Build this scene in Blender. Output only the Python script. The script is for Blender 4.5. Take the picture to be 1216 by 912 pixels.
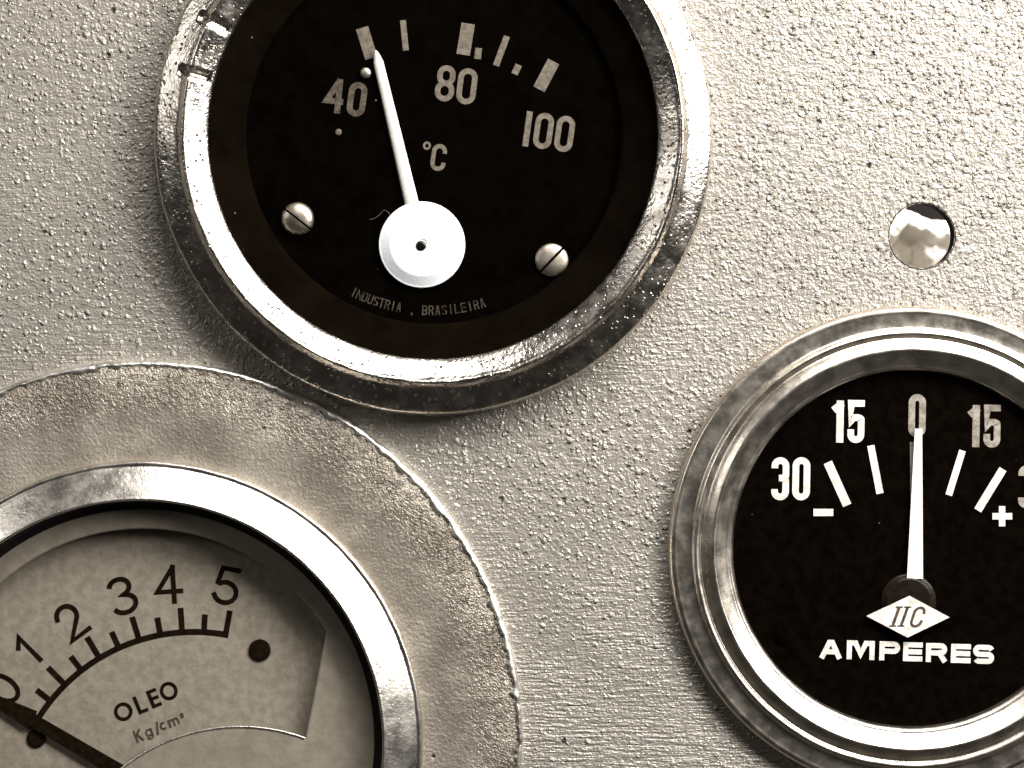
import bpy, bmesh, math, random
from mathutils import Vector, Matrix, noise

for o in list(bpy.data.objects):
    bpy.data.objects.remove(o, do_unlink=True)
scn = bpy.context.scene
col = scn.collection
random.seed(7)
MM = 0.001
PI = math.pi

# ------------------------------------------------------------------ camera
D = 260.0                       # camera distance to the panel face, mm
FIELD = 110.0                   # width of panel seen, mm
S = FIELD / 1216.0              # mm per photo pixel at the panel face
cam_d = bpy.data.cameras.new('camera')
cam = bpy.data.objects.new('camera', cam_d)
col.objects.link(cam)
cam.location = (0, -D * MM, 0)
cam.rotation_euler = (PI / 2, 0, 0)
cam_d.sensor_width = 36
cam_d.lens = 36 * D / FIELD
cam_d.clip_start = 0.01
cam_d.clip_end = 20
cam_d.dof.use_dof = True
cam_d.dof.focus_distance = (D - 3) * MM
cam_d.dof.aperture_fstop = 32
scn.camera = cam

# ------------------------------------------------------------------ world, lamps, exposure
world = bpy.data.worlds.new('World')
scn.world = world
world.use_nodes = True
bg = world.node_tree.nodes['Background']
bg.inputs['Color'].default_value = (1.0, 0.95, 0.88, 1)
bg.inputs['Strength'].default_value = 0.025


def area_lamp(name, loc, target, sx, sy, power, color=(1, 1, 1)):
    d = bpy.data.lights.new(name, 'AREA')
    d.shape = 'RECTANGLE'
    d.size, d.size_y = sx, sy
    d.energy = power
    d.color = color
    o = bpy.data.objects.new(name, d)
    col.objects.link(o)
    o.location = loc
    z = (Vector(loc) - Vector(target)).normalized()
    x = Vector((-loc[2], 0, loc[0])).normalized()          # long side runs round the panel's axis
    x = (x - z * x.dot(z)).normalized()
    y = z.cross(x)
    o.rotation_euler = Matrix((x, y, z)).transposed().to_euler()
    return o


area_lamp('window_lamp', (0.170, -0.125, 0.130), (0.0, 0, 0.0), 0.20, 0.09, 1.65, (1, 0.985, 0.96))
area_lamp('upper_lamp', (0.035, -0.130, 0.215), (0.0, 0, 0.0), 0.15, 0.08, 0.75, (1, 0.985, 0.96))
area_lamp('side_lamp', (-0.30, -0.20, 0.14), (0, 0, 0), 0.12, 0.10, 0.18, (1, 0.985, 0.96))
area_lamp('rear_lamp', (0.085, 0.018, 0.055), (0.052, 0.055, 0.012), 0.03, 0.03, 0.5, (1, 0.98, 0.95))

scn.view_settings.view_transform = 'Standard'
scn.view_settings.look = 'None'
scn.view_settings.exposure = 0.0
scn.view_settings.gamma = 1.0
scn.view_settings.use_curve_mapping = False
scn.render.resolution_x = 1024
scn.render.resolution_y = 768
scn.render.engine = 'CYCLES'


# ------------------------------------------------------------------ node helpers
class NT:
    def __init__(s, name):
        s.m = bpy.data.materials.new(name)
        s.m.use_nodes = True
        s.t = s.m.node_tree
        s.b = s.t.nodes['Principled BSDF']
        tc = s.t.nodes.new('ShaderNodeTexCoord')
        s.co = tc.outputs['Object']

    def n(s, kind, **kw):
        nd = s.t.nodes.new(kind)
        for k, v in kw.items():
            setattr(nd, k, v)
        return nd

    def put(s, nd, key, v):
        if hasattr(v, 'is_output') or isinstance(v, bpy.types.NodeSocket):
            s.t.links.new(v, nd.inputs[key])
        elif v is not None:
            nd.inputs[key].default_value = v

    def mapping(s, scale=(1, 1, 1), rot=(0, 0, 0), loc=(0, 0, 0)):
        nd = s.n('ShaderNodeMapping')
        s.put(nd, 'Vector', s.co)
        nd.inputs['Scale'].default_value = scale
        nd.inputs['Rotation'].default_value = rot
        nd.inputs['Location'].default_value = loc
        return nd.outputs[0]

    def noise(s, scale, detail=3, rough=0.55, vec=None, dist=0.0):
        nd = s.n('ShaderNodeTexNoise')
        s.put(nd, 'Vector', vec or s.co)
        s.put(nd, 'Scale', scale)
        s.put(nd, 'Detail', detail)
        s.put(nd, 'Roughness', rough)
        s.put(nd, 'Distortion', dist)
        return nd.outputs['Fac']

    def voro(s, scale, vec=None, feature='F1', rnd=1.0):
        nd = s.n('ShaderNodeTexVoronoi', feature=feature)
        s.put(nd, 'Vector', vec or s.co)
        s.put(nd, 'Scale', scale)
        s.put(nd, 'Randomness', rnd)
        return nd.outputs['Distance']

    def ramp(s, fac, a, b, va=0.0, vb=1.0, smooth=True):
        nd = s.n('ShaderNodeMapRange', interpolation_type='SMOOTHSTEP' if smooth else 'LINEAR')
        s.put(nd, 'Value', fac)
        s.put(nd, 'From Min', a)
        s.put(nd, 'From Max', b)
        s.put(nd, 'To Min', va)
        s.put(nd, 'To Max', vb)
        return nd.outputs[0]

    def math(s, op, a, b=None, c=None):
        nd = s.n('ShaderNodeMath', operation=op)
        s.put(nd, 0, a)
        if b is not None:
            s.put(nd, 1, b)
        if c is not None:
            s.put(nd, 2, c)
        return nd.outputs[0]

    def mix(s, fac, a, b):
        nd = s.n('ShaderNodeMix', data_type='RGBA')
        s.put(nd, 0, fac)
        for k, v in ((6, a), (7, b)):
            if isinstance(v, bpy.types.NodeSocket):
                s.t.links.new(v, nd.inputs[k])
            else:
                nd.inputs[k].default_value = (*v, 1)
        return nd.outputs[2]

    def bump(s, height, strength, dist, normal=None):
        nd = s.n('ShaderNodeBump')
        s.put(nd, 'Height', height)
        s.put(nd, 'Strength', strength)
        s.put(nd, 'Distance', dist)
        if normal is not None:
            s.put(nd, 'Normal', normal)
        return nd.outputs[0]

    def xyz(s):
        nd = s.n('ShaderNodeSeparateXYZ')
        s.put(nd, 0, s.co)
        return nd.outputs

    def set(s, **kw):
        names = {'base': 'Base Color', 'metal': 'Metallic', 'rough': 'Roughness', 'normal': 'Normal',
                 'spec': 'Specular IOR Level', 'coat': 'Coat Weight', 'coat_rough': 'Coat Roughness'}
        for k, v in kw.items():
            if k == 'base' and isinstance(v, tuple):
                v = (*v, 1)
            s.put(s.b, names[k], v)
        return s.m


def mat_panel():
    t = NT('painted_panel')
    x, y, z = t.xyz()
    # where the paint lies pebbled (towards the upper right) and where it was rubbed down in streaks
    up = t.math('ADD', t.math('MULTIPLY', y, 9.0), t.math('MULTIPLY', x, 3.5))
    up = t.math('ADD', up, t.ramp(t.noise(38, 2), 0.2, 0.8, -0.45, 0.45))
    pebbly = t.ramp(up, -0.45, 0.30, 0.40, 1.0)
    streaky = t.ramp(up, -0.45, 0.15, 1.0, 0.12)
    wob = t.n('ShaderNodeVectorMath', operation='ADD')
    nz = t.n('ShaderNodeTexNoise')
    t.put(nz, 'Vector', t.co); t.put(nz, 'Scale', 2600.0); t.put(nz, 'Detail', 1.0)
    sc = t.n('ShaderNodeVectorMath', operation='SCALE')
    t.put(sc, 0, nz.outputs['Color']); sc.inputs['Scale'].default_value = 0.00045
    t.put(wob, 0, t.co); t.put(wob, 1, sc.outputs[0])

    def grains(scale, r0, r1, keep):
        nd = t.n('ShaderNodeTexVoronoi', feature='F1')
        t.put(nd, 'Vector', wob.outputs[0]); t.put(nd, 'Scale', scale)
        sp = t.n('ShaderNodeSeparateColor')
        t.put(sp, 0, nd.outputs['Color'])
        hgt = t.ramp(sp.outputs[0], keep, 1.0, 0.0, 1.0, False)
        return t.math('MULTIPLY', t.ramp(nd.outputs['Distance'], r0, r1, 1.0, 0.0), hgt)
    big = grains(1080, 0.08, 0.42, 0.42)
    patch = t.ramp(t.noise(110, 3, 0.6), 0.35, 0.65, 0.35, 1.25)
    small = grains(1750, 0.06, 0.46, 0.30)
    mid = t.noise(1300, 2, 0.5)
    peb = t.math('ADD', t.math('MULTIPLY', big, t.math('MULTIPLY', patch, 0.78)), t.math('MULTIPLY', small, t.ramp(up, -0.3, 0.45, 0.40, 0.95)))
    peb = t.math('ADD', peb, t.math('MULTIPLY', mid, 0.45))
    peb = t.math('MULTIPLY', peb, pebbly)
    st = t.noise(1, 3, 0.6, t.mapping((190, 2100, 400), (0, 0, 0.045)))
    st2 = t.noise(1, 2, 0.6, t.mapping((520, 3600, 400), (0, 0, -0.03), (3, 1, 0)))
    stv = t.math('MULTIPLY', t.math('ADD', t.math('MULTIPLY', st, 0.55), t.math('MULTIPLY', st2, 0.40)), streaky)
    fine = t.noise(3400, 2, 0.6)
    pv = t.n('ShaderNodeTexVoronoi', feature='F1')
    t.put(pv, 'Vector', wob.outputs[0]); t.put(pv, 'Scale', 420.0)
    sp = t.n('ShaderNodeSeparateColor'); t.put(sp, 0, pv.outputs['Color'])
    pits = t.math('MULTIPLY', t.ramp(pv.outputs['Distance'], 0.05, 0.15, 1.0, 0.0), t.ramp(sp.outputs[1], 0.68, 0.95, 0.0, 1.0))
    scr = t.ramp(t.noise(1, 3, 0.65, t.mapping((55, 3300, 400), (0, 0, 0.06), (9, 4, 0))), 0.64, 0.72, 0.0, 1.0)
    scr = t.math('MULTIPLY', scr, streaky)
    h = t.math('ADD', peb, t.math('MULTIPLY', stv, 0.95))
    h = t.math('ADD', h, t.math('MULTIPLY', fine, 0.30))
    h = t.math('SUBTRACT', h, t.math('MULTIPLY', pits, 1.2))
    h = t.math('SUBTRACT', h, t.math('MULTIPLY', scr, 0.5))
    nrm = t.bump(h, 1.0, 0.00042)
    tone = t.mix(t.noise(60, 4, 0.6), (0.315, 0.284, 0.242), (0.388, 0.354, 0.308))
    tone = t.mix(t.ramp(t.noise(2100, 3), 0.50, 0.72, 0.0, 0.45), tone, (0.21, 0.187, 0.155))
    tone = t.mix(t.ramp(t.noise(140, 5, 0.68), 0.55, 0.80, 0.0, 0.40), tone, (0.17, 0.145, 0.115))
    tone = t.mix(t.math('MULTIPLY', pits, 0.9), tone, (0.030, 0.022, 0.015))
    tone = t.mix(t.math('MULTIPLY', scr, 0.5), tone, (0.10, 0.080, 0.058))
    rough = t.ramp(t.noise(700, 3), 0.3, 0.7, 0.24, 0.40)
    return t.set(base=tone, rough=rough, normal=nrm, spec=0.6, metal=0.35)


def mat_chrome(name, base=(0.62, 0.56, 0.48), rough=(0.16, 0.32), pit=0.0, pit_scale=1500.0, grime=0.25, bump=0.00006):
    t = NT(name)
    g = t.ramp(t.noise(260, 4, 0.65), 0.45, 0.75, 0.0, grime)
    c = t.mix(g, base, (0.16, 0.125, 0.09))
    n1 = t.noise(pit_scale, 3, 0.6)
    pits = t.ramp(t.voro(pit_scale * 0.75), 0.10, 0.30, 1.0, 0.0)
    where = t.ramp(t.noise(240, 3, 0.6), 0.30, 0.56)
    pits = t.math('MULTIPLY', t.math('MULTIPLY', pits, where), pit)
    c = t.mix(pits, c, (0.06, 0.045, 0.03))
    h = t.math('SUBTRACT', t.math('MULTIPLY', n1, 0.6 if pit else 0.25), t.math('MULTIPLY', pits, 0.45))
    h = t.math('ADD', h, t.math('MULTIPLY', t.noise(90, 2), 0.2))
    r = t.math('ADD', t.ramp(t.noise(500, 3), 0.3, 0.7, rough[0], rough[1]), t.math('MULTIPLY', pits, 0.3))
    return t.set(base=c, metal=1.0, rough=r, normal=t.bump(h, 1.0, bump))


def mat_flange():
    t = NT('dull_cast_flange')
    x, y, z = t.xyz()
    rad = t.math('SQRT', t.math('ADD', t.math('MULTIPLY', x, x), t.math('MULTIPLY', y, y)))
    edge = t.math('MULTIPLY', t.ramp(rad, 0.0325, 0.0392), t.ramp(rad, 0.0396, 0.0402, 1.0, 0.4))
    side = t.ramp(t.math('ADD', t.math('MULTIPLY', x, 0.7), y), 0.012, 0.032)
    worm = t.noise(2100, 2, 0.5, None, 1.5)
    worm = t.math('MULTIPLY', worm, t.math('MULTIPLY', edge, t.ramp(side, 0, 1, 0.45, 1.0)))
    blot = t.noise(120, 4, 0.62)
    c = t.mix(t.ramp(blot, 0.3, 0.7), (0.225, 0.192, 0.152), (0.430, 0.380, 0.315))
    c = t.mix(t.ramp(t.noise(1700, 3), 0.52, 0.75, 0, 0.4), c, (0.17, 0.14, 0.105))
    spots = t.math('MULTIPLY', t.ramp(t.voro(300), 0.03, 0.09, 1, 0), t.ramp(t.noise(110, 2), 0.55, 0.62))
    c = t.mix(t.math('MULTIPLY', spots, 0.9), c, (0.03, 0.022, 0.015))
    grit = t.math('MULTIPLY', edge, t.ramp(t.noise(1300, 3, 0.6, None, 1.0), 0.52, 0.64, 0.0, 0.75))
    c = t.mix(grit, c, (0.085, 0.065, 0.047))
    h = t.math('ADD', t.math('MULTIPLY', worm, 1.35), t.math('MULTIPLY', t.noise(2900, 3), 0.62))
    h = t.math('ADD', h, t.math('MULTIPLY', t.noise(200, 3), 0.35))
    h = t.math('SUBTRACT', h, t.math('MULTIPLY', spots, 0.8))
    return t.set(base=c, metal=0.45, rough=t.ramp(t.noise(300, 3), 0.3, 0.7, 0.32, 0.48), normal=t.bump(h, 1.0, 0.00022))


def mat_plain(name, a, b, scale=600, rough=0.6, spec=0.4, bump=0.00002, metal=0.0, specks=0.0, speck_col=(0.5, 0.43, 0.34), bump_scale=2500, detail=4, dust=0.02):
    t = NT(name)
    c = t.mix(t.ramp(t.noise(scale, detail, 0.62), 0.3, 0.7), a, b)
    if specks:
        v = t.ramp(t.voro(420), 0.018, 0.045, 1, 0)
        v = t.math('MULTIPLY', v, t.ramp(t.noise(210, 2), 0.50, 0.60))
        dust = t.ramp(t.noise(2600, 3, 0.7), 0.62, 0.85, 0, dust)
        c = t.mix(t.math('MAXIMUM', t.math('MULTIPLY', v, specks), dust), c, speck_col)
    return t.set(base=c, rough=rough, spec=spec, metal=metal, normal=t.bump(t.noise(bump_scale, 3), 1.0, bump))


def mat_glass():
    m = bpy.data.materials.new('lens_glass')
    m.use_nodes = True
    t = m.node_tree
    t.nodes.clear()
    out = t.nodes.new('ShaderNodeOutputMaterial')
    tr = t.nodes.new('ShaderNodeBsdfTransparent')
    tr.inputs[0].default_value = (0.985, 0.98, 0.97, 1)
    gl = t.nodes.new('ShaderNodeBsdfGlossy')
    gl.inputs['Roughness'].default_value = 0.06
    lw = t.nodes.new('ShaderNodeLayerWeight')          # symmetric Schlick reflectance for the thin pane
    lw.inputs[0].default_value = 0.5
    pw = t.nodes.new('ShaderNodeMath'); pw.operation = 'POWER'; pw.inputs[1].default_value = 5.0
    t.links.new(lw.outputs['Facing'], pw.inputs[0])
    fr = t.nodes.new('ShaderNodeMath'); fr.operation = 'MULTIPLY_ADD'
    t.links.new(pw.outputs[0], fr.inputs[0]); fr.inputs[1].default_value = 0.97; fr.inputs[2].default_value = 0.012
    mx = t.nodes.new('ShaderNodeMixShader')
    t.links.new(fr.outputs[0], mx.inputs[0])
    t.links.new(tr.outputs[0], mx.inputs[1])
    t.links.new(gl.outputs[0], mx.inputs[2])
    t.links.new(mx.outputs[0], out.inputs[0])
    return m


M = {
    'panel': mat_panel(),
    'pitted': mat_chrome('pitted_chrome', (0.62, 0.57, 0.505), (0.18, 0.31), 1.0, 2000, 0.6, 0.00011),
    'chrome': mat_chrome('worn_chrome', (0.72, 0.67, 0.60), (0.26, 0.38), 0.35, 2200, 0.3, 0.00005),
    'brass': mat_chrome('tarnished_ring', (0.62, 0.56, 0.48), (0.27, 0.38), 0.15, 1800, 0.22, 0.00003),
    'flange': mat_flange(),
    'bare_edge_and_glint': mat_chrome('bare_worn_edge_and_glint', (0.86, 0.82, 0.75), (0.30, 0.46), 0.5, 1500, 0.25, 0.00010),
    'black_dial': mat_plain('black_dial_paint', (0.0009, 0.0006, 0.0004), (0.0018, 0.0012, 0.0007), 500, 0.85, 0.0, 0.00001, 0, 0.6, dust=0.004),
    'amp_dial': mat_plain('dusty_black_dial', (0.0012, 0.0008, 0.0005), (0.0032, 0.0021, 0.0013), 900, 0.85, 0.0, 0.00002, 0, 0.2, dust=0.012),
    'dark_cone': mat_plain('grimy_dark_ring', (0.0022, 0.0014, 0.0008), (0.0045, 0.0030, 0.0018), 200, 0.8, 0.0, 0.00004, 0, 0.4, dust=0.004),
    'rubber_and_hole_shade': mat_plain('gasket_and_hole_shade', (0.004, 0.003, 0.002), (0.010, 0.008, 0.006), 700, 0.75, 0.2, 0.00006),
    'oil_dial': mat_plain('cream_dial_paint', (0.212, 0.183, 0.142), (0.292, 0.256, 0.205), 1100, 0.7, 0.25, 0.00003, 0, 0.0),
    'oil_mask': mat_plain('cream_mask_paint', (0.225, 0.195, 0.153), (0.290, 0.256, 0.207), 500, 0.36, 0.5, 0.00003),
    'cream_print': mat_plain('faded_cream_print', (0.085, 0.071, 0.053), (0.165, 0.142, 0.112), 1700, 0.7, 0.2),
    'faint_print': mat_plain('faint_cream_print', (0.035, 0.027, 0.019), (0.105, 0.086, 0.064), 2300, 0.7, 0.2),
    'ghost_print': mat_plain('worn_away_print', (0.010, 0.0075, 0.005), (0.085, 0.07, 0.052), 900, 0.8, 0.0),
    'white_print': mat_plain('white_print', (0.52, 0.48, 0.42), (0.84, 0.81, 0.76), 1500, 0.7, 0.2),
    'dim_print_and_shade': mat_plain('dim_white_print_and_shade', (0.16, 0.14, 0.112), (0.34, 0.305, 0.26), 1700, 0.7, 0.2),
    'dark_print': mat_plain('dark_brown_print', (0.006, 0.004, 0.002), (0.014, 0.009, 0.005), 1500, 0.8, 0.0),
    'thin_print': mat_plain('thin_brown_print', (0.03, 0.022, 0.015), (0.085, 0.066, 0.048), 2500, 0.7, 0.2),
    'needle': mat_plain('ivory_needle_paint', (0.72, 0.69, 0.63), (0.84, 0.82, 0.77), 1200, 0.5, 0.4),
    'hub': mat_plain('white_hub_plastic', (0.76, 0.81, 0.83), (0.84, 0.88, 0.90), 500, 0.55, 0.35),
    'black': mat_plain('black_metal', (0.004, 0.003, 0.002), (0.008, 0.006, 0.004), 900, 0.22, 0.3),
    'brown_dome': mat_plain('dark_brown_boss', (0.006, 0.004, 0.0025), (0.014, 0.009, 0.006), 900, 0.30, 0.25),
    'screw': mat_chrome('dull_screw_steel', (0.46, 0.41, 0.345), (0.34, 0.5), 0.15, 1900, 0.3, 0.00004),
    'can': mat_plain('housing_steel', (0.20, 0.175, 0.145), (0.28, 0.25, 0.21), 200, 0.45, 0.5, 0.00003, 0.7),
    'sheet': mat_plain('pale_sheet_paint', (0.62, 0.58, 0.52), (0.74, 0.71, 0.66), 120, 0.35, 0.5, 0.00008, bump_scale=300),
    'backdrop_dark': mat_plain('black_backdrop', (0.004, 0.003, 0.003), (0.008, 0.006, 0.005), 100, 0.9, 0.1),
    'glass': mat_glass(),
}


# ------------------------------------------------------------------ mesh helpers (local frame: u right, v up, w out of the panel, in mm)
def UV(px, py, w=0.0):
    k = S * (D - w) / D
    return ((px - 608) * k, (456 - py) * k)


def RR(px, w=0.0):
    return px * S * (D - w) / D


def to_obj(name, bm, mat, parent=None, smooth=False):
    me = bpy.data.meshes.new(name)
    bmesh.ops.scale(bm, vec=(MM, MM, MM), verts=bm.verts)
    bm.normal_update()
    bm.to_mesh(me)
    bm.free()
    me.materials.append(M[mat])
    if smooth:
        me.shade_smooth()
    o = bpy.data.objects.new(name, me)
    col.objects.link(o)
    if parent:
        o.parent = parent
    else:
        o.rotation_euler = (PI / 2, 0, 0)
    return o


def thing(name, label, cat, c, group=None):
    o = bpy.data.objects.new(name, None)
    o.empty_display_size = 0.01
    col.objects.link(o)
    o.location = (c[0] * MM, 0, c[1] * MM)
    o.rotation_euler = (PI / 2, 0, 0)
    o['label'] = label
    o['category'] = cat
    if group:
        o['group'] = group
    return o


def lathe(bm, prof, c=(0, 0), n=288, warp=None, cap_first=False, cap_last=False, closed=False):
    rings = []
    for i, (r, w) in enumerate(prof):
        ring = []
        for k in range(n):
            a = 2 * PI * k / n
            rr, ww = warp(a, i, r, w) if warp else (r, w)
            ring.append(bm.verts.new((c[0] + rr * math.cos(a), c[1] + rr * math.sin(a), ww)))
        rings.append(ring)
    m = len(rings)
    for i in range(m if closed else m - 1):
        A, B = rings[i], rings[(i + 1) % m]
        for k in range(n):
            bm.faces.new((A[k], A[(k + 1) % n], B[(k + 1) % n], B[k]))
    if cap_first:
        bm.faces.new(rings[0][::-1])
    if cap_last:
        bm.faces.new(rings[-1])
    return bm


def smooth_prof(pts, sub=4):
    """Catmull-Rom through the profile points."""
    out = []
    for i in range(len(pts) - 1):
        p0 = pts[max(i - 1, 0)]; p1 = pts[i]; p2 = pts[i + 1]; p3 = pts[min(i + 2, len(pts) - 1)]
        for k in range(sub):
            t = k / sub
            q = []
            for j in range(2):
                a, b, c_, d = p0[j], p1[j], p2[j], p3[j]
                m1 = 0.33 * (c_ - a); m2 = 0.33 * (d - b)
                q.append((2*t**3 - 3*t**2 + 1)*b + (t**3 - 2*t**2 + t)*m1 + (-2*t**3 + 3*t**2)*c_ + (t**3 - t**2)*m2)
            out.append(tuple(q))
    out.append(pts[-1])
    return out


def ribbon(bm, pts, closed, width, w0, th):
    n = len(pts)
    L, Rr = [], []
    for i in range(n):
        p = Vector(pts[i])
        a = Vector(pts[(i - 1) % n]) if (closed or i > 0) else None
        b = Vector(pts[(i + 1) % n]) if (closed or i < n - 1) else None
        d1 = (p - a).normalized() if a is not None else (b - p).normalized()
        d2 = (b - p).normalized() if b is not None else d1
        n1 = Vector((-d1.y, d1.x)); n2 = Vector((-d2.y, d2.x))
        m = n1 + n2
        if m.length < 1e-6:
            m = n1
        m.normalize()
        k = 1.0 / max(0.5, m.dot(n1))
        L.append(p + m * (width / 2 * k)); Rr.append(p - m * (width / 2 * k))
    vl = [bm.verts.new((q.x, q.y, w0 + th)) for q in L]
    vr = [bm.verts.new((q.x, q.y, w0 + th)) for q in Rr]
    bl = [bm.verts.new((q.x, q.y, w0)) for q in L]
    br = [bm.verts.new((q.x, q.y, w0)) for q in Rr]
    for i in range(n if closed else n - 1):
        j = (i + 1) % n
        bm.faces.new((vl[i], vr[i], vr[j], vl[j]))
        bm.faces.new((vl[i], vl[j], bl[j], bl[i]))
        bm.faces.new((vr[j], vr[i], br[i], br[j]))
    if not closed:
        bm.faces.new((vl[0], bl[0], br[0], vr[0]))
        bm.faces.new((vr[-1], br[-1], bl[-1], vl[-1]))


def arc(cx, cy, rx, ry, a0, a1, n=14):
    return [(cx + rx * math.cos(math.radians(a0 + (a1 - a0) * k / n)), cy + ry * math.sin(math.radians(a0 + (a1 - a0) * k / n))) for k in range(n + 1)]


def rrect(w, h, r, cx=0, cy=0):
    r = min(r, w / 2, h / 2)
    p = []
    for sx, sy, a in ((1, 1, 0), (-1, 1, 90), (-1, -1, 180), (1, -1, 270)):
        p += arc(cx + sx * (w / 2 - r), cy + sy * (h / 2 - r), r, r, a, a + 90, 6)
    q = []
    for v in p:
        if not q or (abs(v[0] - q[-1][0]) + abs(v[1] - q[-1][1])) > 1e-4:
            q.append(v)
    if abs(q[0][0] - q[-1][0]) + abs(q[0][1] - q[-1][1]) < 1e-4:
        q.pop()
    return q


def clean(p):
    q = [p[0]]
    for v in p[1:]:
        if abs(v[0] - q[-1][0]) + abs(v[1] - q[-1][1]) > 1e-4:
            q.append(v)
    return q


def glyph(ch, w, h, style='cond'):
    """Centre-line strokes of a character in a w x h box centred on the origin: [(points, closed)]."""
    X, Y = w / 2, h / 2
    r = X
    if style == 'round':            # drawn-by-compass lettering of the oil dial
        if ch in '0O':
            return [(arc(0, 0, X, Y, 0, 348, 30), True)]
        if ch == '1':
            return [([(0.25 * w, -Y), (0.25 * w, Y), (-0.55 * w, Y * 0.52)], False)]
        if ch == '2':
            rr = X * 0.95
            return [(clean(arc(0, Y - rr, rr, rr, 165, -38, 16) + [(-X, -Y), (X, -Y)]), False)]
        if ch == '3':
            a = 0.24 * h
            b = 0.26 * h
            return [(clean(arc(0, Y - a, X * 0.88, a, 165, -90, 18) + arc(0, -Y + b, X, b, 90, -165, 20)), False)]
        if ch == '4':
            return [([(0.22 * w, -Y), (0.22 * w, Y)], False), ([(0.22 * w, Y), (-X, -Y * 0.42), (X * 1.05, -Y * 0.42)], False)]
        if ch == '5':
            rr = 0.30 * h
            return [(clean([(X * 0.8, Y), (-X * 0.62, Y), (-X * 0.82, 0.06 * h)] + arc(0, -Y + rr, X, rr, 128, -155, 20)), False)]
    if ch in '0O':
        return [(rrect(w, h, r), True)]
    if ch == 'D':
        return [(clean([(-X, -Y), (-X, Y)] + arc(X - r, Y - r, r, r, 90, 0, 6) + arc(X - r, -Y + r, r, r, 0, -90, 6) ), True)]
    if ch == '1':
        return [([(0.18 * w, -Y), (0.18 * w, Y)], False), ([(0.10 * w, Y * 0.92), (-0.38 * w, Y * 0.76)], False)]
    if ch == 'I':
        return [([(0, -Y), (0, Y)], False)]
    if ch == '3':
        a = h * 0.25
        return [(clean([(-X, Y - r - h * 0.06)] + [(-X, Y - r)] + arc(0, Y - r, r, r, 180, 0, 12) + [(X, 0.10 * h)] + arc(X - r * 0.7, 0.10 * h, r * 0.7, 0.08 * h, 0, -90, 5)[1:] + [(-0.12 * w, 0.02 * h)]), False),
                (clean([(-0.05 * w, 0.02 * h)] + arc(X - r * 0.7, -0.06 * h, r * 0.7, 0.08 * h, 90, 0, 5) + [(X, -Y + r)] + arc(0, -Y + r, r, r, 0, -180, 12) + [(-X, -Y + r + h * 0.06)]), False)]
    if ch == '4':
        return [([(0.22 * w, -Y), (0.22 * w, Y)], False), ([(0.15 * w, Y), (-X, -Y * 0.36), (X * 0.7, -Y * 0.36)], False)]
    if ch == '5':
        return [(clean([(X, Y), (-X, Y), (-X, 0.0), (-X * 0.55, 0.10 * h)] + arc(0, 0.11 * h - r * 0.4, r, r * 0.4, 90, 0, 8) + arc(0, -Y + r, r, r, 0, -180, 12) + [(-X, -Y + r + h * 0.05)]), False)]
    if ch == '8':
        hh = h * 0.50
        return [(rrect(w * 0.92, hh, r, 0, Y - hh / 2), True), (rrect(w, hh, r, 0, -Y + hh / 2), True)]
    if ch == 'C':
        q = h * 0.20
        return [(clean([(X, Y - r - q * 0.3)] + arc(0, Y - r, r, r, 0, 180, 12) + arc(0, -Y + r, r, r, 180, 360, 12) + [(X, -Y + r + q * 0.3)]), False)]
    if ch == 'A':
        return [([(-X * 0.9, -Y), (-0.08 * w, Y), (0.08 * w, Y), (X * 0.9, -Y)], False), ([(-X * 0.6, -Y * 0.35), (X * 0.6, -Y * 0.35)], False)]
    if ch == 'M':
        return [([(-X, -Y), (-X, Y), (-X * 0.45, Y), (0, -Y * 0.55), (X * 0.45, Y), (X, Y), (X, -Y)], False)]
    if ch == 'N':
        return [([(-X, -Y), (-X, Y), (X, -Y), (X, Y)], False)]
    if ch in 'PRB':
        q = h * 0.26
        bowl = clean([(-X, Y)] + arc(X - q, Y - q, q, q, 90, -90, 10) + [(-X, Y - 2 * q)])
        out = [([(-X, -Y), (-X, Y)], False), (bowl, False)]
        if ch == 'R':
            out.append(([(X * 0.35, Y - 2 * q), (X * 0.92, -Y)], False))
        if ch == 'B':
            q2 = (h - 2 * q) / 2
            out.append((clean([(-X, Y - 2 * q)] + arc(X - q2, -Y + q2, q2, q2, 90, -90, 10) + [(-X, -Y)]), False))
        return out
    if ch == 'E':
        return [([(X, Y), (-X, Y), (-X, -Y), (X, -Y)], False), ([(-X, 0), (X * 0.92, 0)], False)]
    if ch == 'L':
        return [([(-X, Y), (-X, -Y), (X, -Y)], False)]
    if ch == 'S':
        q = h * 0.25
        return [(clean([(X, Y - q * 0.7)] + arc(X - q, Y - q, q, q, 30, 90, 5) + arc(-X + q, Y - q, q, q, 90, 270, 10) + arc(X - q, -Y + q, q, q, 90, -90, 10) + arc(-X + q, -Y + q, q, q, 270, 210, 5)), False)]
    if ch == 'T':
        return [([(0, -Y), (0, Y)], False), ([(-X, Y), (X, Y)], False)]
    if ch == 'U':
        return [(clean([(-X, Y)] + arc(0, -Y + r, r, r, 180, 360, 12) + [(X, Y)]), False)]
    if ch == 'K':
        return [([(-X, -Y), (-X, Y)], False), ([(X, Y), (-X, -Y * 0.1)], False), ([(-X * 0.3, Y * 0.25), (X, -Y)], False)]
    if ch == 'g':
        return [(arc(0, 0, X, Y, 0, 348, 24), True), ([(X, Y), (X, -Y)] + arc(0, -Y * 1.3, X, Y * 0.7, 0, -150, 10), False)]
    if ch == 'c':
        return [(arc(0, 0, X, Y, 45, 315, 20), False)]
    if ch == 'm':
        return [([(-X, -Y), (-X, Y)], False), (clean([(-X, 0)] + arc(-X / 2, Y * 0.3, X / 2, Y * 0.7, 170, 0, 8) + [(0, -Y)]), False),
                (clean([(0, 0)] + arc(X / 2, Y * 0.3, X / 2, Y * 0.7, 170, 0, 8) + [(X, -Y)]), False)]
    if ch == '/':
        return [([(-X, -Y), (X, Y)], False)]
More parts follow.
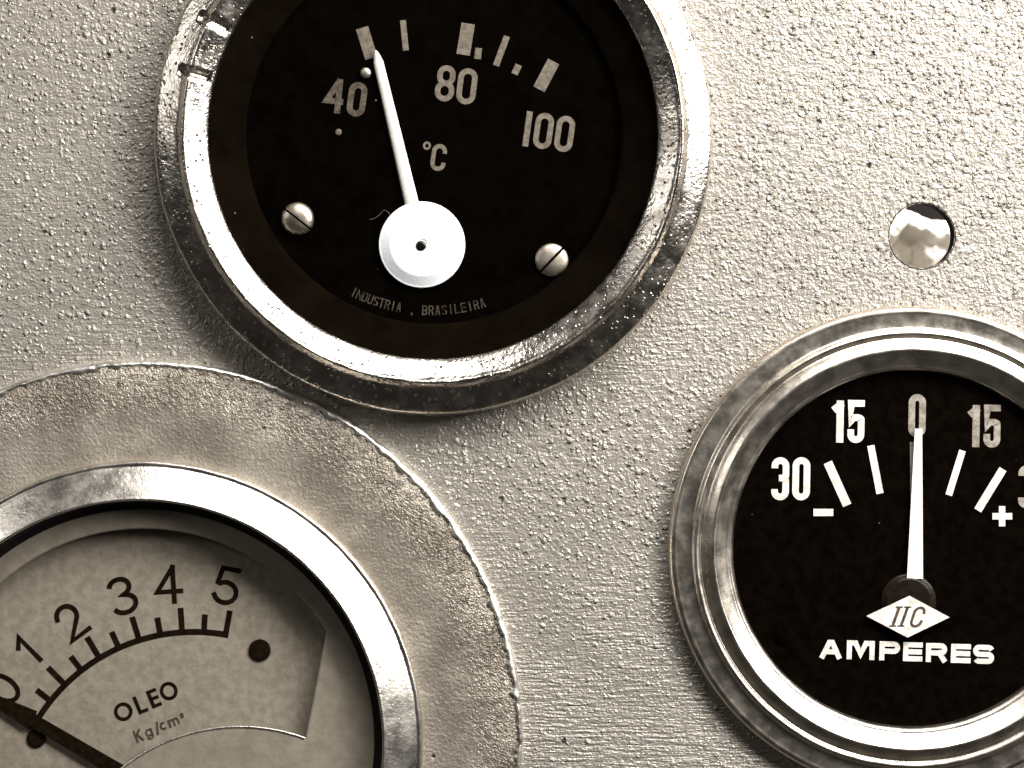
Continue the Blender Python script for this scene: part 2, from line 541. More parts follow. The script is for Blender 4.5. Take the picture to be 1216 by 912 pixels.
    if ch == '2':
        return [(clean(arc(0, Y * 0.45, X, Y * 0.55, 160, -40, 10) + [(-X, -Y), (X, -Y)]), False)]
    return []


LIFT = [0]


def put_char(bm, ch, px, py, wpx, hpx, stroke, w, c, rot=0.0, style='cond', shear=0.0, th=0.03):
    """One character whose box (photo pixels) is centred at px, py, printed at height w on a thing centred at c."""
    k = S * (D - w) / D
    st = stroke * k
    u0, v0 = UV(px, py, w)
    u0 -= c[0]; v0 -= c[1]
    ca, sa = math.cos(math.radians(rot)), math.sin(math.radians(rot))
    for pts, closed in glyph(ch, max(0.001, wpx * k - st), hpx * k - st, style):
        q = []
        for x, y in pts:
            x += shear * y
            q.append((u0 + x * ca - y * sa, v0 + x * sa + y * ca))
        if not closed and ch not in '3SCc':
            for e, f in ((0, 1), (-1, -2)):
                dv = (Vector(q[e]) - Vector(q[f])).normalized() * (st / 2)
                q[e] = (q[e][0] + dv.x, q[e][1] + dv.y)
        LIFT[0] = (LIFT[0] + 1) % 5
        ribbon(bm, q, closed, st, w, th + 0.004 * LIFT[0])


def bar(bm, p, q, width, w, c, th=0.03, taper=None):
    """A printed bar from pixel p to pixel q."""
    a = Vector(UV(*p, w)) - Vector(c); b = Vector(UV(*q, w)) - Vector(c)
    k = S * (D - w) / D
    d = (b - a).normalized(); n = Vector((-d.y, d.x))
    h0 = width * k / 2; h1 = (taper if taper is not None else width) * k / 2
    pts = [a + n * h0, a - n * h0, b - n * h1, b + n * h1]
    top = [bm.verts.new((v.x, v.y, w + th)) for v in pts]
    bot = [bm.verts.new((v.x, v.y, w)) for v in pts]
    bm.faces.new(top)
    for i in range(4):
        j = (i + 1) % 4
        bm.faces.new((top[j], top[i], bot[i], bot[j]))
    return bm


def fix_normals(bm):
    bmesh.ops.recalc_face_normals(bm, faces=bm.faces)
    return bm


def plate_with_holes(bm, outer, holes, w_top, w_bot):
    """A flat plate: outer loop and hole loops, filled on both faces, with side walls."""
    for w in (w_top, w_bot):
        edges = []
        for loop in [outer] + holes:
            vs = [bm.verts.new((x, y, w)) for x, y in loop]
            for i in range(len(vs)):
                edges.append(bm.edges.new((vs[i], vs[(i + 1) % len(vs)])))
        bmesh.ops.triangle_fill(bm, use_beauty=True, use_dissolve=False, edges=edges, normal=(0, 0, 1))
    for loop in [outer] + holes:
        a = [bm.verts.new((x, y, w_top)) for x, y in loop]
        b = [bm.verts.new((x, y, w_bot)) for x, y in loop]
        n = len(loop)
        for i in range(n):
            j = (i + 1) % n
            bm.faces.new((a[i], a[j], b[j], b[i]))
    bmesh.ops.remove_doubles(bm, verts=bm.verts, dist=0.0005)
    fix_normals(bm)


def circle(c, r, n=96):
    return [(c[0] + r * math.cos(2 * PI * k / n), c[1] + r * math.sin(2 * PI * k / n)) for k in range(n)]


# ------------------------------------------------------------------ gauge centres
TC = UV(514, 159, 3.5)
OC = UV(167, 882, 3.0)
AC = UV(1085, 653, 2.5)
HC = UV(1095, 280, 0)

# ------------------------------------------------------------------ the panel
bm = bmesh.new()
PW, PH, PT = 120.0, 100.0, 2.6
plate_with_holes(bm, [(-PW, -PH), (PW, -PH), (PW, PH), (-PW, PH)],
                 [circle(HC, RR(38.5), 96), circle(TC, 23.0), circle(OC, 23.5), circle(AC, 18.0)], 0.0, -PT)
panel = to_obj('instrument_panel', bm, 'panel')
panel.data.materials.append(M['rubber_and_hole_shade'])          # shade on the hole's bored wall, painted in near-black
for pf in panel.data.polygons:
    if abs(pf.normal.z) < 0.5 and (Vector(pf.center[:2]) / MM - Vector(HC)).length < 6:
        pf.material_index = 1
panel['kind'] = 'structure'
panel['label'] = 'pebbled pale painted metal panel carrying the gauges'

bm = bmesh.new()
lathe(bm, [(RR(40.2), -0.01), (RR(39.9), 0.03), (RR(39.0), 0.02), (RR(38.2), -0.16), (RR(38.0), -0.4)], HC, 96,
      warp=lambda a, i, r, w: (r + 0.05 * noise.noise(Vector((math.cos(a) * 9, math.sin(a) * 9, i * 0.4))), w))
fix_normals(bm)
to_obj('hole_edge', bm, 'rubber_and_hole_shade', panel, True)  # dark ring carries the wall's painted shade round the hole's lip

bm = bmesh.new()
bmesh.ops.create_cube(bm, size=1.0)
bmesh.ops.scale(bm, vec=(2 * PW, 2 * PH, 3), verts=bm.verts)
bmesh.ops.translate(bm, vec=(0, 0, -110), verts=bm.verts)
backdrop = to_obj('darkness_backdrop', bm, 'backdrop_dark')  # black backdrop added to stand for the dark void behind the hole
backdrop['kind'] = 'structure'


# ------------------------------------------------------------------ shared gauge pieces
def housing(parent, r, w_front, depth):
    bm = bmesh.new()
    lathe(bm, [(r, w_front), (r, -depth + 2), (r - 2, -depth)], n=96, cap_last=True, cap_first=False)
    fix_normals(bm)
    return to_obj('housing', bm, 'can', parent, False)


def glass_lens(parent, r, w):
    bm = bmesh.new()
    v = [bm.verts.new((x, y, w)) for x, y in circle((0, 0), r, 160)]
    bm.faces.new(v)
    return to_obj('glass', bm, 'glass', parent)


def slotted_screw(parent, px, py, rpx, w, c, slot_deg, height=0.9, slot=0.28):
    u, v = UV(px, py, w)
    r = RR(rpx, w)
    full = bmesh.new()
    prof = [(r, 0), (r, 0.15 * height)] + [(r * math.cos(a), 0.15 * height + 0.85 * height * math.sin(a)) for a in [PI / 2 * k / 9 for k in range(1, 9)]]
    bm = bmesh.new()
    for sgn in (1, -1):
        t = bmesh.new()
        lathe(t, prof, n=64, cap_last=True)
        bmesh.ops.bisect_plane(t, geom=t.verts[:] + t.edges[:] + t.faces[:], plane_co=(0, sgn * slot / 2, 0), plane_no=(0, -sgn, 0), clear_outer=True)
        eg = [e for e in t.edges if e.is_boundary and abs(e.verts[0].co.y - sgn * slot / 2) < 1e-4 and abs(e.verts[1].co.y - sgn * slot / 2) < 1e-4]
        vs = sorted({vv for e in eg for vv in e.verts}, key=lambda q: q.co.x)
        if len(vs) > 2:
            try:
                t.faces.new(vs)
            except ValueError:
                pass
        me = bpy.data.meshes.new('tmp'); t.to_mesh(me); t.free()
        bm.from_mesh(me); bpy.data.meshes.remove(me)
    full.free()
    fix_normals(bm)
    bmesh.ops.rotate(bm, cent=(0, 0, 0), matrix=__import__('mathutils').Matrix.Rotation(math.radians(slot_deg), 3, 'Z'), verts=bm.verts)
    bmesh.ops.translate(bm, vec=(u - c[0], v - c[1], w), verts=bm.verts)
    o = to_obj('screw', bm, 'screw', parent)
    b2 = bmesh.new()
    lathe(b2, [(r * 0.93, 0.01), (r * 0.93, height * 0.35)], n=48, cap_last=True)
    bmesh.ops.translate(b2, vec=(u - c[0], v - c[1], w), verts=b2.verts)
    fix_normals(b2)
    to_obj('slot', b2, 'black', o)
    return o


def pin(name, parent, px, py, rpx, w, c, mat, height=0.6):
    u, v = UV(px, py, w)
    r = RR(rpx, w)
    bm = bmesh.new()
    prof = [(r, 0), (r, height * 0.5)] + [(r * math.cos(a), height * 0.5 + height * 0.5 * math.sin(a)) for a in [PI / 2 * k / 6 for k in range(1, 6)]]
    lathe(bm, prof, (u - c[0], v - c[1]), 40, None, False, True)
    for q in bm.verts:
        q.co.z += w
    fix_normals(bm)
    return to_obj(name, bm, mat, parent, True)


# ------------------------------------------------------------------ temperature gauge
temp = thing('temperature_gauge', 'black temperature gauge reading 40, 80, 100 degrees, with pitted chrome bezel and white hub', 'gauge', TC)
NOTCH = (math.radians(153), math.radians(166))


def temp_warp(a, i, r, w):
    x, y = math.cos(a), math.sin(a)
    nz = noise.noise(Vector((x * 9, y * 9, i * 0.13)))
    r2 = r + 0.045 * nz
    w2 = w + 0.04 * noise.noise(Vector((x * 14, y * 14, 3 + i * 0.2)))
    # the ridge was pressed flat between two crimp marks on the upper left
    a0, a1 = NOTCH
    if a0 - 0.06 < a < a1 + 0.06:
        t = min(1.0, max(0.0, min(a - (a0 - 0.02), (a1 + 0.02) - a) / 0.035))
        if w > 4.3:
            w2 -= 0.45 * t * min(1.0, (w - 4.3) / 1.2)
        if r < RR(300):
            r2 -= 0.0
        for e in (a0, a1):
            q = max(0.0, 1 - abs(a - e) / 0.022)
            if RR(268) < r < RR(304):
                w2 -= 0.85 * q
    return r2, w2


k = lambda p, w: (RR(p, w), w)
prof = [k(329, 0.0), k(331.5, 0.5), k(332, 2.4), k(330.5, 2.95), k(326, 3.25), k(314, 3.80), k(304, 4.30), k(300, 4.70), k(297.5, 4.95), k(294.5, 4.88), k(290, 4.58), k(280, 4.10), k(272, 3.66), k(268, 3.38), k(266.5, 3.0), k(266.5, 2.2)]
bm = bmesh.new()
lathe(bm, smooth_prof(prof, 4), n=540, warp=temp_warp)
fix_normals(bm)
to_obj('bezel', bm, 'pitted', temp, True)

bm = bmesh.new()
lathe(bm, [k(267.5, 2.75), k(262, 2.5), k(240, 1.8), k(226, 1.35), k(223, 1.2), k(222.5, 0.8)], n=200)
fix_normals(bm)
to_obj('inner_ring', bm, 'dark_cone', temp, True)

WT = 0.6
bm = bmesh.new()
lathe(bm, [(RR(226), WT - 0.4), (RR(226), WT)], n=160, cap_last=True)
fix_normals(bm)
tdial = to_obj('dial', bm, 'black_dial', temp)
housing(temp, 22.4, WT - 0.5, 34)

def tick(px, py, qx, qy, width, w, c, parent, mat, name='tick'):
    bm = bmesh.new()
    bar(bm, (px, py), (qx, qy), width, w, c)
    return to_obj(name, bm, mat, parent)

for a in ((430, 33, 441, 69, 15), (478.5, 24, 482, 60, 7), (556, 28, 550, 65, 16), (568.5, 57, 567, 70, 8), (602, 43, 589, 78, 7.5), (616, 77, 611, 88, 8), (657.5, 73, 640, 106, 15)):
    tick(*a, WT, TC, tdial, 'cream_print')
for txt, cs in (('40', (('4', 398.5, 114, 23, 40, 8), ('0', 424.5, 118, 23, 41, -8))), ):
    bm = bmesh.new()
    put_char(bm, '4', 398, 114, 26, 41, 7.0, WT, TC, 8 - 14)
    put_char(bm, '0', 424, 118, 22, 41, 7.0, WT, TC, -8)
    to_obj('numeral', bm, 'faint_print', tdial)['label'] = 'faded numeral 40'
bm = bmesh.new()
put_char(bm, '8', 529, 99, 23, 43, 6.5, WT, TC, -7)
put_char(bm, '0', 554.5, 102.5, 23, 43, 6.5, WT, TC, -7)
to_obj('numeral', bm, 'cream_print', tdial)['label'] = 'numeral 80'
bm = bmesh.new()
put_char(bm, 'I', 626.5, 153, 7, 42, 7.0, WT, TC, -8)
put_char(bm, '0', 645.5, 155.5, 22, 43, 6.5, WT, TC, -8)
put_char(bm, '0', 670.5, 159, 22, 43, 6.5, WT, TC, -8)
to_obj('numeral', bm, 'cream_print', tdial)['label'] = 'numeral 100'
bm = bmesh.new()
put_char(bm, 'O', 507, 173, 9.5, 10, 2.6, WT, TC, -7, 'round')
put_char(bm, 'C', 521, 187, 18, 32, 5.0, WT, TC, -8)
to_obj('degree_mark', bm, 'cream_print', tdial)['label'] = 'degrees C mark'
# the maker's-country line on an arc under the hub
bm = bmesh.new()
for word, a0, a1 in (('INDUSTRIA', 243.0, 260.2), ('BRASILEIRA', 266.6, 287.6)):
    for i, ch in enumerate(word):
        wd = {'I': 0.6, 'N': 1.1, 'M': 1.2}.get(ch, 1.0)
        a = a0 + (a1 - a0) * (i + 0.5) / len(word)
        x = 513 + 210.5 * math.cos(math.radians(a)); y = 158 - 210.5 * math.sin(math.radians(a))
        put_char(bm, ch, x, y, 6.0 * wd, 11.5, 1.35, WT, TC, a + 90 - 360)
x = 513 + 216 * math.cos(math.radians(263.6)); y = 158 - 216 * math.sin(math.radians(263.6))
put_char(bm, 'I', x, y, 2, 3, 2, WT, TC)
to_obj('lettering', bm, 'ghost_print', tdial)['label'] = 'small arc of lettering INDUSTRIA BRASILEIRA'
pin('stop_pin', temp, 434.5, 87, 6.5, WT, TC, 'screw', 0.7)
pin('rivet_dot', temp, 402, 157, 3.8, WT, TC, 'cream_print', 0.15)
slotted_screw(temp, 353.5, 260, 19.5, WT, TC, -38, 1.1, 0.22)
slotted_screw(temp, 655, 309, 20, WT, TC, 46, 0.75, 0.30)

# needle and hub
WN = 0.95
needle = None
bm = bmesh.new()
a = Vector(UV(491.5, 252, WN)) - Vector(TC); b = Vector(UV(446, 60, WN)) - Vector(TC)
d = (b - a).normalized(); n_ = Vector((-d.y, d.x))
kk = S * (D - WN) / D
sec = [(a, 8.6), (b - d * 14 * kk, 6.0), (b - d * 4 * kk, 3.2), (b, 1.0)]
rows = []
for p, h in sec:
    row = []
    for t_, z in ((-1, 0.0), (-0.75, 0.16), (0, 0.26), (0.75, 0.16), (1, 0.0)):
        q = p + n_ * (h * kk * t_)
        row.append(bm.verts.new((q.x, q.y, WN + z)))
    rows.append(row)
for r0, r1 in zip(rows, rows[1:]):
    for i in range(4):
        bm.faces.new((r0[i], r0[i + 1], r1[i + 1], r1[i]))
    bm.faces.new((r0[4], r0[0], r1[0], r1[4]))
fix_normals(bm)
needle = to_obj('needle', bm, 'needle', temp, True)
hc = UV(501, 290.5, 1.2)
hc = (hc[0] - TC[0], hc[1] - TC[1])
bm = bmesh.new()
lathe(bm, [k(49.5, WT + 0.02), k(51, 0.8), k(51.3, 1.05), k(50.6, 1.14), k(49, 1.17), k(38.5, 1.58), k(37, 1.62), k(34, 1.63), k(7, 1.63), k(6.2, 1.56)], hc, 128, cap_last=True)
fix_normals(bm)
hub = to_obj('hub', bm, 'hub', needle, False)
bm = bmesh.new()
hp = UV(499.8, 292, 1.6); hp = (hp[0] - TC[0], hp[1] - TC[1])
lathe(bm, [k(6.2, 1.5), k(6, 1.66), k(5.0, 1.74), k(3, 1.79), k(1, 1.81)], hp, 40, cap_last=True)
fix_normals(bm)
to_obj('pivot_pin', bm, 'black', needle, True)
glass_lens(temp, RR(267, 2.9), 3.1)


# a stray curl of lint on the dial beside the hub
def tube(name, pts, r, mat, parent):
    cu = bpy.data.curves.new(name, 'CURVE'); cu.dimensions = '3D'; cu.bevel_depth = r * MM; cu.bevel_resolution = 1
    sp = cu.splines.new('POLY'); sp.points.add(len(pts) - 1)
    for i, p in enumerate(pts):
        sp.points[i].co = (p[0] * MM, p[1] * MM, p[2] * MM, 1)
    o = bpy.data.objects.new(name, cu); col.objects.link(o)
    dg = bpy.context.evaluated_depsgraph_get(); dg.update()
    me = bpy.data.meshes.new_from_object(o.evaluated_get(dg))
    bpy.data.objects.remove(o)
    me.materials.clear(); me.materials.append(M[mat])
    o2 = bpy.data.objects.new(name, me); col.objects.link(o2); o2.parent = parent
    return o2


pts = []
for x, y in ((439, 261), (446, 259), (452, 254), (455, 250), (458, 250), (462, 253), (463, 256)):
    u, v = UV(x, y, WT); pts.append((u - TC[0], v - TC[1], WT + 0.08))
tube('lint', pts, 0.045, 'faint_print', temp)

# ------------------------------------------------------------------ oil pressure gauge
oil = thing('oil_gauge', 'cream oil pressure gauge marked OLEO, set in a wide dull metal flange', 'gauge', OC)


def flange_warp(a, i, r, w):
    x, y = math.cos(a), math.sin(a)
    if r > RR(415):
        f = noise.noise(Vector((x * 22, y * 22, 1.5))) * 0.07 + noise.noise(Vector((x * 70, y * 70, 2.5))) * 0.05
        rag = 0.5 + 0.5 * math.cos(a - math.radians(35))
        r2 = r + f * (0.25 + rag)
        w2 = w + (noise.noise(Vector((x * 46, y * 46, 7 + i * 0.6))) * 0.12 + noise.noise(Vector((x * 110, y * 110, i))) * 0.05) * rag * (1 if 0.3 < w else 0)
        return r2, w2
    return r, w + 0.05 * noise.noise(Vector((x * 5, y * 5, r)))


prof = [k(446, 1.0), k(443.5, 1.06), k(441, 1.0), k(437, 1.12), k(432, 1.2), k(425, 1.22), k(400, 1.26), k(360, 1.30), k(331, 1.30), k(300, 1.25)]
bm = bmesh.new()
lathe(bm, prof, n=720, warp=flange_warp)
fix_normals(bm)
flange = to_obj('flange', bm, 'flange', oil, True)


def rim_warp(a, i, r, w):
    x, y = math.cos(a), math.sin(a)
    r2, w2 = flange_warp(a, 0, r, w)
    chip = max(0.0, noise.noise(Vector((x * 34, y * 34, 11.0)))) * 0.5 + max(0.0, noise.noise(Vector((x * 90, y * 90, 4.0)))) * 0.3
    rag = 0.35 + 0.65 * max(0.0, math.cos(a - math.radians(38)))
    if i >= 4:
        r2 -= chip * rag * 0.9 * (i - 3)
    return r2, w2


bm = bmesh.new()
lathe(bm, [k(449, 0.0), k(450.3, 0.4), k(450, 0.78), k(448.8, 1.02), k(447.2, 1.20), k(445.4, 1.17), k(444.2, 0.95)], n=900, warp=rim_warp)
fix_normals(bm)
to_obj('worn_edge', bm, 'bare_edge_and_glint', flange, True)['label'] = 'bright chipped rim of the flange'


def oil_warp(a, i, r, w):
    x, y = math.cos(a), math.sin(a)
    return r + 0.035 * noise.noise(Vector((x * 7, y * 7, i * 0.1))) + (0.05 * noise.noise(Vector((x * 40, y * 40, 1))) if r > RR(320) else 0), w


prof = [k(333.5, 1.2), k(334, 2.2), k(332.5, 2.65), k(330, 2.72), k(328, 2.66), k(325, 2.82), k(319, 3.12), k(308, 3.7), k(298, 4.22), k(294, 4.42), k(292, 4.52), k(290, 4.46), k(289, 4.1), k(288.5, 2.6)]
bm = bmesh.new()
lathe(bm, smooth_prof(prof, 3), n=400, warp=oil_warp)
fix_normals(bm)
to_obj('bezel', bm, 'chrome', oil, True)
bm = bmesh.new()
lathe(bm, [k(289.5, 3.9), k(287, 3.7), k(284, 2.3), k(280, 1.95), k(274, 1.82)], n=200)
fix_normals(bm)
to_obj('gasket', bm, 'rubber_and_hole_shade', oil, True)

# dial plate, and over it the cover plate with its fan-shaped window
WO = 0.25
WM = 1.85
bm = bmesh.new()
lathe(bm, [(RR(262), WO - 0.4), (RR(262), WO)], n=160, cap_last=True)
fix_normals(bm)
odial = to_obj('dial', bm, 'oil_dial', oil)
housing(oil, 23.2, WO - 0.5, 34)

AX = math.radians(115)
gc = (170, 883)


def mirror_px(p):
    x, y = p[0] - gc[0], gc[1] - p[1]
    c2, s2 = math.cos(2 * AX), math.sin(2 * AX)
    return (gc[0] + x * c2 + y * s2, gc[1] - (x * s2 - y * c2))


def loc(p, w, c):
    u, v = UV(p[0], p[1], w)
    return (u - c[0], v - c[1])


corner_r = (384, 752); base_r = (362, 878)
a_r = math.degrees(math.atan2(gc[1] - corner_r[1], corner_r[0] - gc[0]))
a_l = 230 - a_r
win = []
for i in range(49):
    a = math.radians(a_r + (a_l - a_r) * i / 48)
    win.append((gc[0] + 255 * math.cos(a), gc[1] - 255 * math.sin(a)))
base_l = mirror_px(base_r)
lc = (285, 1087)
al = math.atan2(lc[1] - base_l[1], base_l[0] - lc[0]); ar = math.atan2(lc[1] - base_r[1], base_r[0] - lc[0])
rl = math.hypot(base_l[0] - lc[0], base_l[1] - lc[1]); r_r = math.hypot(base_r[0] - lc[0], base_r[1] - lc[1])
for i in range(0, 33):
    t = i / 32; a = al + (ar - al) * t
    r_ = 224.0
    win.append((lc[0] + r_ * math.cos(a), lc[1] - r_ * math.sin(a)))
win_l = [loc(p, WM, OC) for p in win]
bm = bmesh.new()
plate_with_holes(bm, circle((0, 0), RR(283, WM), 140), [win_l], WM, WM - 0.75)
# soften the rim of the window
ev = {(round(x, 3), round(y, 3)) for x, y in win_l}
es = [e for e in bm.edges if all((round(v.co.x, 3), round(v.co.y, 3)) in ev and v.co.z > WM - 0.01 for v in e.verts) and len(e.link_faces) == 2 and any(abs(f.normal.z) < 0.5 for f in e.link_faces)]
bmesh.ops.bevel(bm, geom=es, offset=0.2, segments=2, affect='EDGES', profile=0.5)
cover = to_obj('cover_plate', bm, 'oil_mask', oil)

rim = [(x, y, WM - 0.02) for x, y in win_l]
WINDOW_RIM = rim[49:]
sc = (230.3, 967.8); sr = 217.5
SA0, SA5 = 148.3, 80.0


def pol(r, deg):
    return (sc[0] + r * math.cos(math.radians(deg)), sc[1] - r * math.sin(math.radians(deg)))


bm = bmesh.new()
pts = [loc(pol(sr, SA5 - 0.9 + (SA0 - SA5 + 1.5) * i / 60), WO, OC) for i in range(61)]
ribbon(bm, pts, False, RR(7.0), WO, 0.03)
to_obj('scale_arc', bm, 'dark_print', odial)
for i in range(11):
    deg = SA0 + (SA5 - SA0) * i / 10
    ln = 29 if i % 2 == 0 else 21
    p, q = pol(sr, deg), pol(sr + ln, deg)
    bm = bmesh.new()
    bar(bm, p, q, 6.6, WO, OC, 0.04)
    to_obj('tick', bm, 'dark_print', odial)
for i, (ch, px, py, wd, ht, off) in enumerate((('0', 3, 817, 31, 46, 0), ('1', 33, 772, 17, 42, 0), ('2', 84, 738, 31, 45, 6), ('3', 145, 707.5, 33, 46, 2), ('4', 200, 694, 33, 46, 0), ('5', 269, 695.5, 32, 46, -2))):
    deg = SA0 + (SA5 - SA0) * i / 5
    bm = bmesh.new()
    put_char(bm, ch, px, py, wd, ht, 5.6, WO, OC, deg - 90 + off, 'round')
    to_obj('numeral', bm, 'dark_print', odial)['label'] = 'dark brown numeral ' + ch
bm = bmesh.new()
tdir = math.radians(22.5)
for ch, px, py, wd in (('O', 146.5, 845, 22, ), ('L', 167, 836, 12), ('E', 183, 829, 12), ('O', 200.5, 820.5, 21)):
    put_char(bm, ch, px, py, wd, 22, 4.0, WO, OC, 22.5, 'round')
to_obj('lettering', bm, 'dark_print', odial)['label'] = 'lettering OLEO'
bm = bmesh.new()
for ch, px, py, wd, ht in (('K', 164.5, 873.5, 9, 15), ('g', 177, 870, 9, 9.5), ('/', 187, 865, 6, 15), ('c', 194, 862, 8, 9.5), ('m', 206.5, 857.5, 13, 9.5), ('2', 216, 849.5, 4, 6)):
    put_char(bm, ch, px, py, wd, ht, 2.2, WO, OC, 22)
to_obj('lettering', bm, 'thin_print', odial)['label'] = 'thin lettering kg per square centimetre'
pin('stop_pin', oil, 308.5, 772, 13, WO, OC, 'dark_print', 0.3)
pin('stop_pin', oil, 43, 877, 11, WO, OC, 'dark_print', 0.25)
# needle pivots under the cover plate
bm = bmesh.new()
WON = 0.6
na = 149.5
bar(bm, pol(-20, na), pol(228, na), 20, WON, OC, 0.18, 15)
bar(bm, pol(222, na), pol(285, na + 0.6), 24, WON, OC, 0.16, 10)
fix_normals(bm)
oneedle = to_obj('needle', bm, 'dark_print', oil)
bm = bmesh.new()
p = loc(sc, 0.6, OC)
lathe(bm, [(2.0, WO), (2.0, 0.95)], p, 32, cap_last=True)
fix_normals(bm)
to_obj('pivot', bm, 'black', oneedle)
glass_lens(oil, RR(287.5, 2.7), 2.9)

tube('window_edge_glint', WINDOW_RIM, 0.13, 'bare_edge_and_glint', cover)['label'] = 'bright strip painting the light caught by the lower edge of the fan-shaped window'  # added bright strip stands in for the highlight on the lower rim

# ------------------------------------------------------------------ ammeter
amp = thing('ammeter', 'black ammeter marked AMPERES with white figures, inside a stepped polished ring bezel', 'gauge', AC)
prof = [k(285.5, 0.0), k(288, 0.35), k(288.5, 0.95), k(287.3, 1.38), k(285, 1.62), k(282, 1.70), k(279, 1.66), k(270, 1.62), k(263, 1.68), k(260, 1.95), k(257.5, 2.12), k(254.5, 2.02), k(251.5, 1.80), k(249.5, 1.9), k(246, 2.2), k(242, 2.46), k(239, 2.62), k(236.5, 2.62), k(234, 2.44), k(228, 2.06), k(222, 1.72), k(219, 1.52), k(216, 1.45), k(213, 1.2), k(211.5, 0.85), k(211, 0.25)]


def amp_warp(a, i, r, w):
    x, y = math.cos(a), math.sin(a)
    return r + 0.03 * noise.noise(Vector((x * 4, y * 4, 1))), w + 0.015 * noise.noise(Vector((x * 18, y * 18, i * 0.2)))


bm = bmesh.new()
lathe(bm, smooth_prof(prof, 3), n=480, warp=amp_warp)
fix_normals(bm)
to_obj('bezel', bm, 'brass', amp, True)
WA = 0.3
bm = bmesh.new()
lathe(bm, [(RR(214), WA - 0.4), (RR(214), WA)], n=160, cap_last=True)
fix_normals(bm)
adial = to_obj('dial', bm, 'amp_dial', amp)
housing(amp, 17.8, WA - 0.5, 30)
for a, m_ in (((983, 549, 1006, 600, 10.5), 'white_print'), ((1034, 529, 1045, 586, 8.5), 'white_print'), ((1143, 535, 1126.5, 588, 8), 'white_print'), ((1191, 557, 1161, 606, 9.5), 'white_print'), ((1083.5, 525, 1084, 592, 6), 'dim_print_and_shade'),  # the dim upright bar draws the needle's shadow line as print
              ((966, 608.5, 989.5, 608.5, 8.5), 'white_print')):
    tick(*a, WA, AC, adial, m_)
bm = bmesh.new()
bar(bm, (1178.5, 613), (1202, 613), 7.5, WA, AC)
bar(bm, (1190, 601), (1190, 625), 7.5, WA, AC, 0.036)
to_obj('plus_mark', bm, 'white_print', adial)
for chars, m_, lb in (((('3', 926.5, 568.5, 21, 51), ('0', 951.5, 568.5, 21, 51)), 'white_print', 'numeral 30 at the minus end'),
                      ((('1', 996, 500.5, 17, 50), ('5', 1016.5, 500.5, 20, 51)), 'white_print', 'numeral 15 on the minus side'),
                      ((('0', 1089, 493.5, 20.5, 51),), 'dim_print_and_shade', 'numeral 0'),
                      ((('1', 1157.5, 506, 17, 50), ('5', 1178, 506, 20, 51)), 'dim_print_and_shade', 'numeral 15 on the plus side'),
                      ((('3', 1219, 578, 20, 51), ('0', 1243, 580, 20, 51)), 'dim_print_and_shade', 'numeral 30 at the plus end')):
    bm = bmesh.new()
    for ch, px, py, wd, ht in chars:
        put_char(bm, ch, px, py, wd, ht, 7.8 if ch != '1' else 8.5, WA, AC, -1.0)
    to_obj('numeral', bm, m_, adial)['label'] = lb
bm = bmesh.new()
for ch, px, py, wd in (('A', 986.5, 771, 27), ('M', 1022, 772, 33), ('P', 1056.5, 773, 24.5), ('E', 1084, 774, 23), ('R', 1112, 775, 25), ('E', 1141, 776, 23.5), ('S', 1168, 777, 25)):
    put_char(bm, ch, px, py, wd, 22.5, 6.0, WA, AC, -1.6)
to_obj('lettering', bm, 'white_print', adial)['label'] = 'bold white lettering AMPERES'
# stepped pivot boss, and the diamond badge with IIC fixed on top of it
bm = bmesh.new()
bc = loc((1079.5, 714), 0.6, AC)
lathe(bm, [k(33, WA - 0.1), k(32.5, 0.45), k(31, 0.55), k(29, 0.57), k(28, 0.60), k(27.6, 0.86), k(26.6, 0.93), k(25, 0.94)], bc, 80, cap_last=True)
fix_normals(bm)
boss = to_obj('pivot_boss', bm, 'brown_dome', amp, True)
WB = 0.95
bm = bmesh.new()
dm = [loc(p, WB, AC) for p in ((1029, 731.5), (1077.5, 757), (1127.5, 733), (1080, 707.5))]
top = [bm.verts.new((x, y, WB + 0.06)) for x, y in dm]
bot = [bm.verts.new((x, y, WB - 0.08)) for x, y in dm]
bm.faces.new(top)
bm.faces.new(bot[::-1])
for i in range(4):
    j = (i + 1) % 4
    bm.faces.new((top[i], top[j], bot[j], bot[i]))
fix_normals(bm)
to_obj('diamond_badge', bm, 'white_print', boss)['label'] = 'white diamond badge with italic letters IIC'
bm = bmesh.new()
put_char(bm, 'I', 1064, 732, 3.4, 23, 3.2, WB + 0.062, AC, 0, 'cond', 0.36)
put_char(bm, 'I', 1074, 732, 3.4, 23, 3.2, WB + 0.062, AC, 0, 'cond', 0.36)
put_char(bm, 'C', 1090, 732.5, 14.5, 25, 2.9, WB + 0.062, AC, -1, 'cond', 0.30)
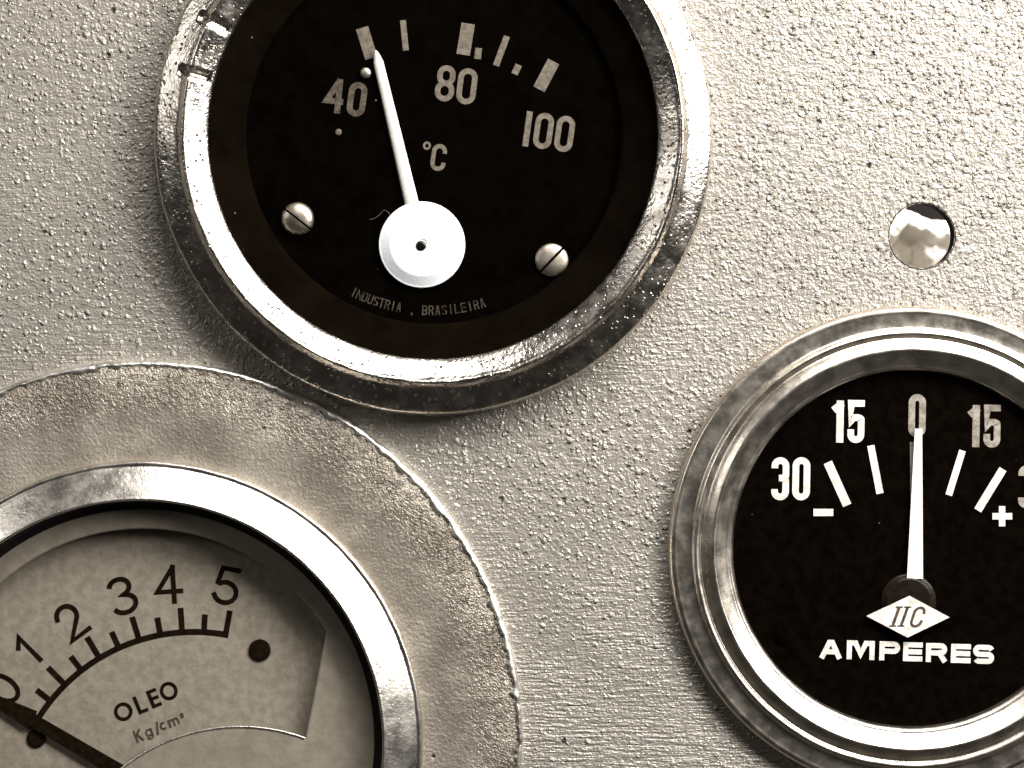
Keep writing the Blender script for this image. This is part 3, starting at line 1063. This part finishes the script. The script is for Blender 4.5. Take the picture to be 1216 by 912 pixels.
for sx, sy in ((1068, 720.8), (1078.2, 720.8), (1060, 743.3), (1069.8, 743.3)):
    bar(bm, (sx - 4.2, sy), (sx + 4.2, sy), 1.5, WB + 0.062, AC, 0.03)
to_obj('badge_lettering', bm, 'thin_print', boss)
bm = bmesh.new()
bar(bm, (1086.3, 687), (1090.5, 509), 19, 0.62, AC, 0.16, 8.5)
fix_normals(bm)
aneedle = to_obj('needle', bm, 'needle', amp)
pin('dial_rivet', amp, 931, 754, 12, WA, AC, 'amp_dial', 0.25)
glass_lens(amp, RR(213, 0.9), 1.25)

# ------------------------------------------------------------------ what shows through the panel hole
bm = bmesh.new()
NX, NY = 70, 70
WS = -46.0
grid = []
for j in range(NY + 1):
    row = []
    for i in range(NX + 1):
        s, t = i / NX, j / NY
        x = 1044 + s * 142
        if x < 1070:
            ty = 268 - (x - 1056) * 1.0 if x > 1056 else 268
        elif x < 1101:
            ty = 254 + (x - 1070) * 0.46
        else:
            ty = 268 + (x - 1101) * 0.0
        y = ty + t * 150
        dx = (x - 1070) / 60
        bulge = 3.5 * math.exp(-((t * 150 - 8) / 11) ** 2)
        blob = 2.6 * math.exp(-(((x - 1102) / 13) ** 2 + ((y - 302) / 11) ** 2)) + 1.6 * math.exp(-(((x - 1090) / 6) ** 2 + ((y - 290) / 6) ** 2))
        crum = 1.6 * noise.noise(Vector((x * 0.045, y * 0.06, 2.2))) + 0.6 * noise.noise(Vector((x * 0.14, y * 0.14, 5.2)))
        w = WS + bulge + blob + crum - 0.02 * t * 150
        u, v = UV(x, y, WS)
        row.append(bm.verts.new((u, v, w)))
    grid.append(row)
for j in range(NY):
    for i in range(NX):
        bm.faces.new((grid[j][i], grid[j + 1][i], grid[j + 1][i + 1], grid[j][i + 1]))
fix_normals(bm)
bmesh.ops.solidify(bm, geom=bm.faces[:], thickness=0.5)
sheet = to_obj('crumpled_sheet', bm, 'sheet', None, True)
sheet['label'] = 'pale crumpled sheet glimpsed behind the small round hole in the panel'
sheet['category'] = 'sheet'
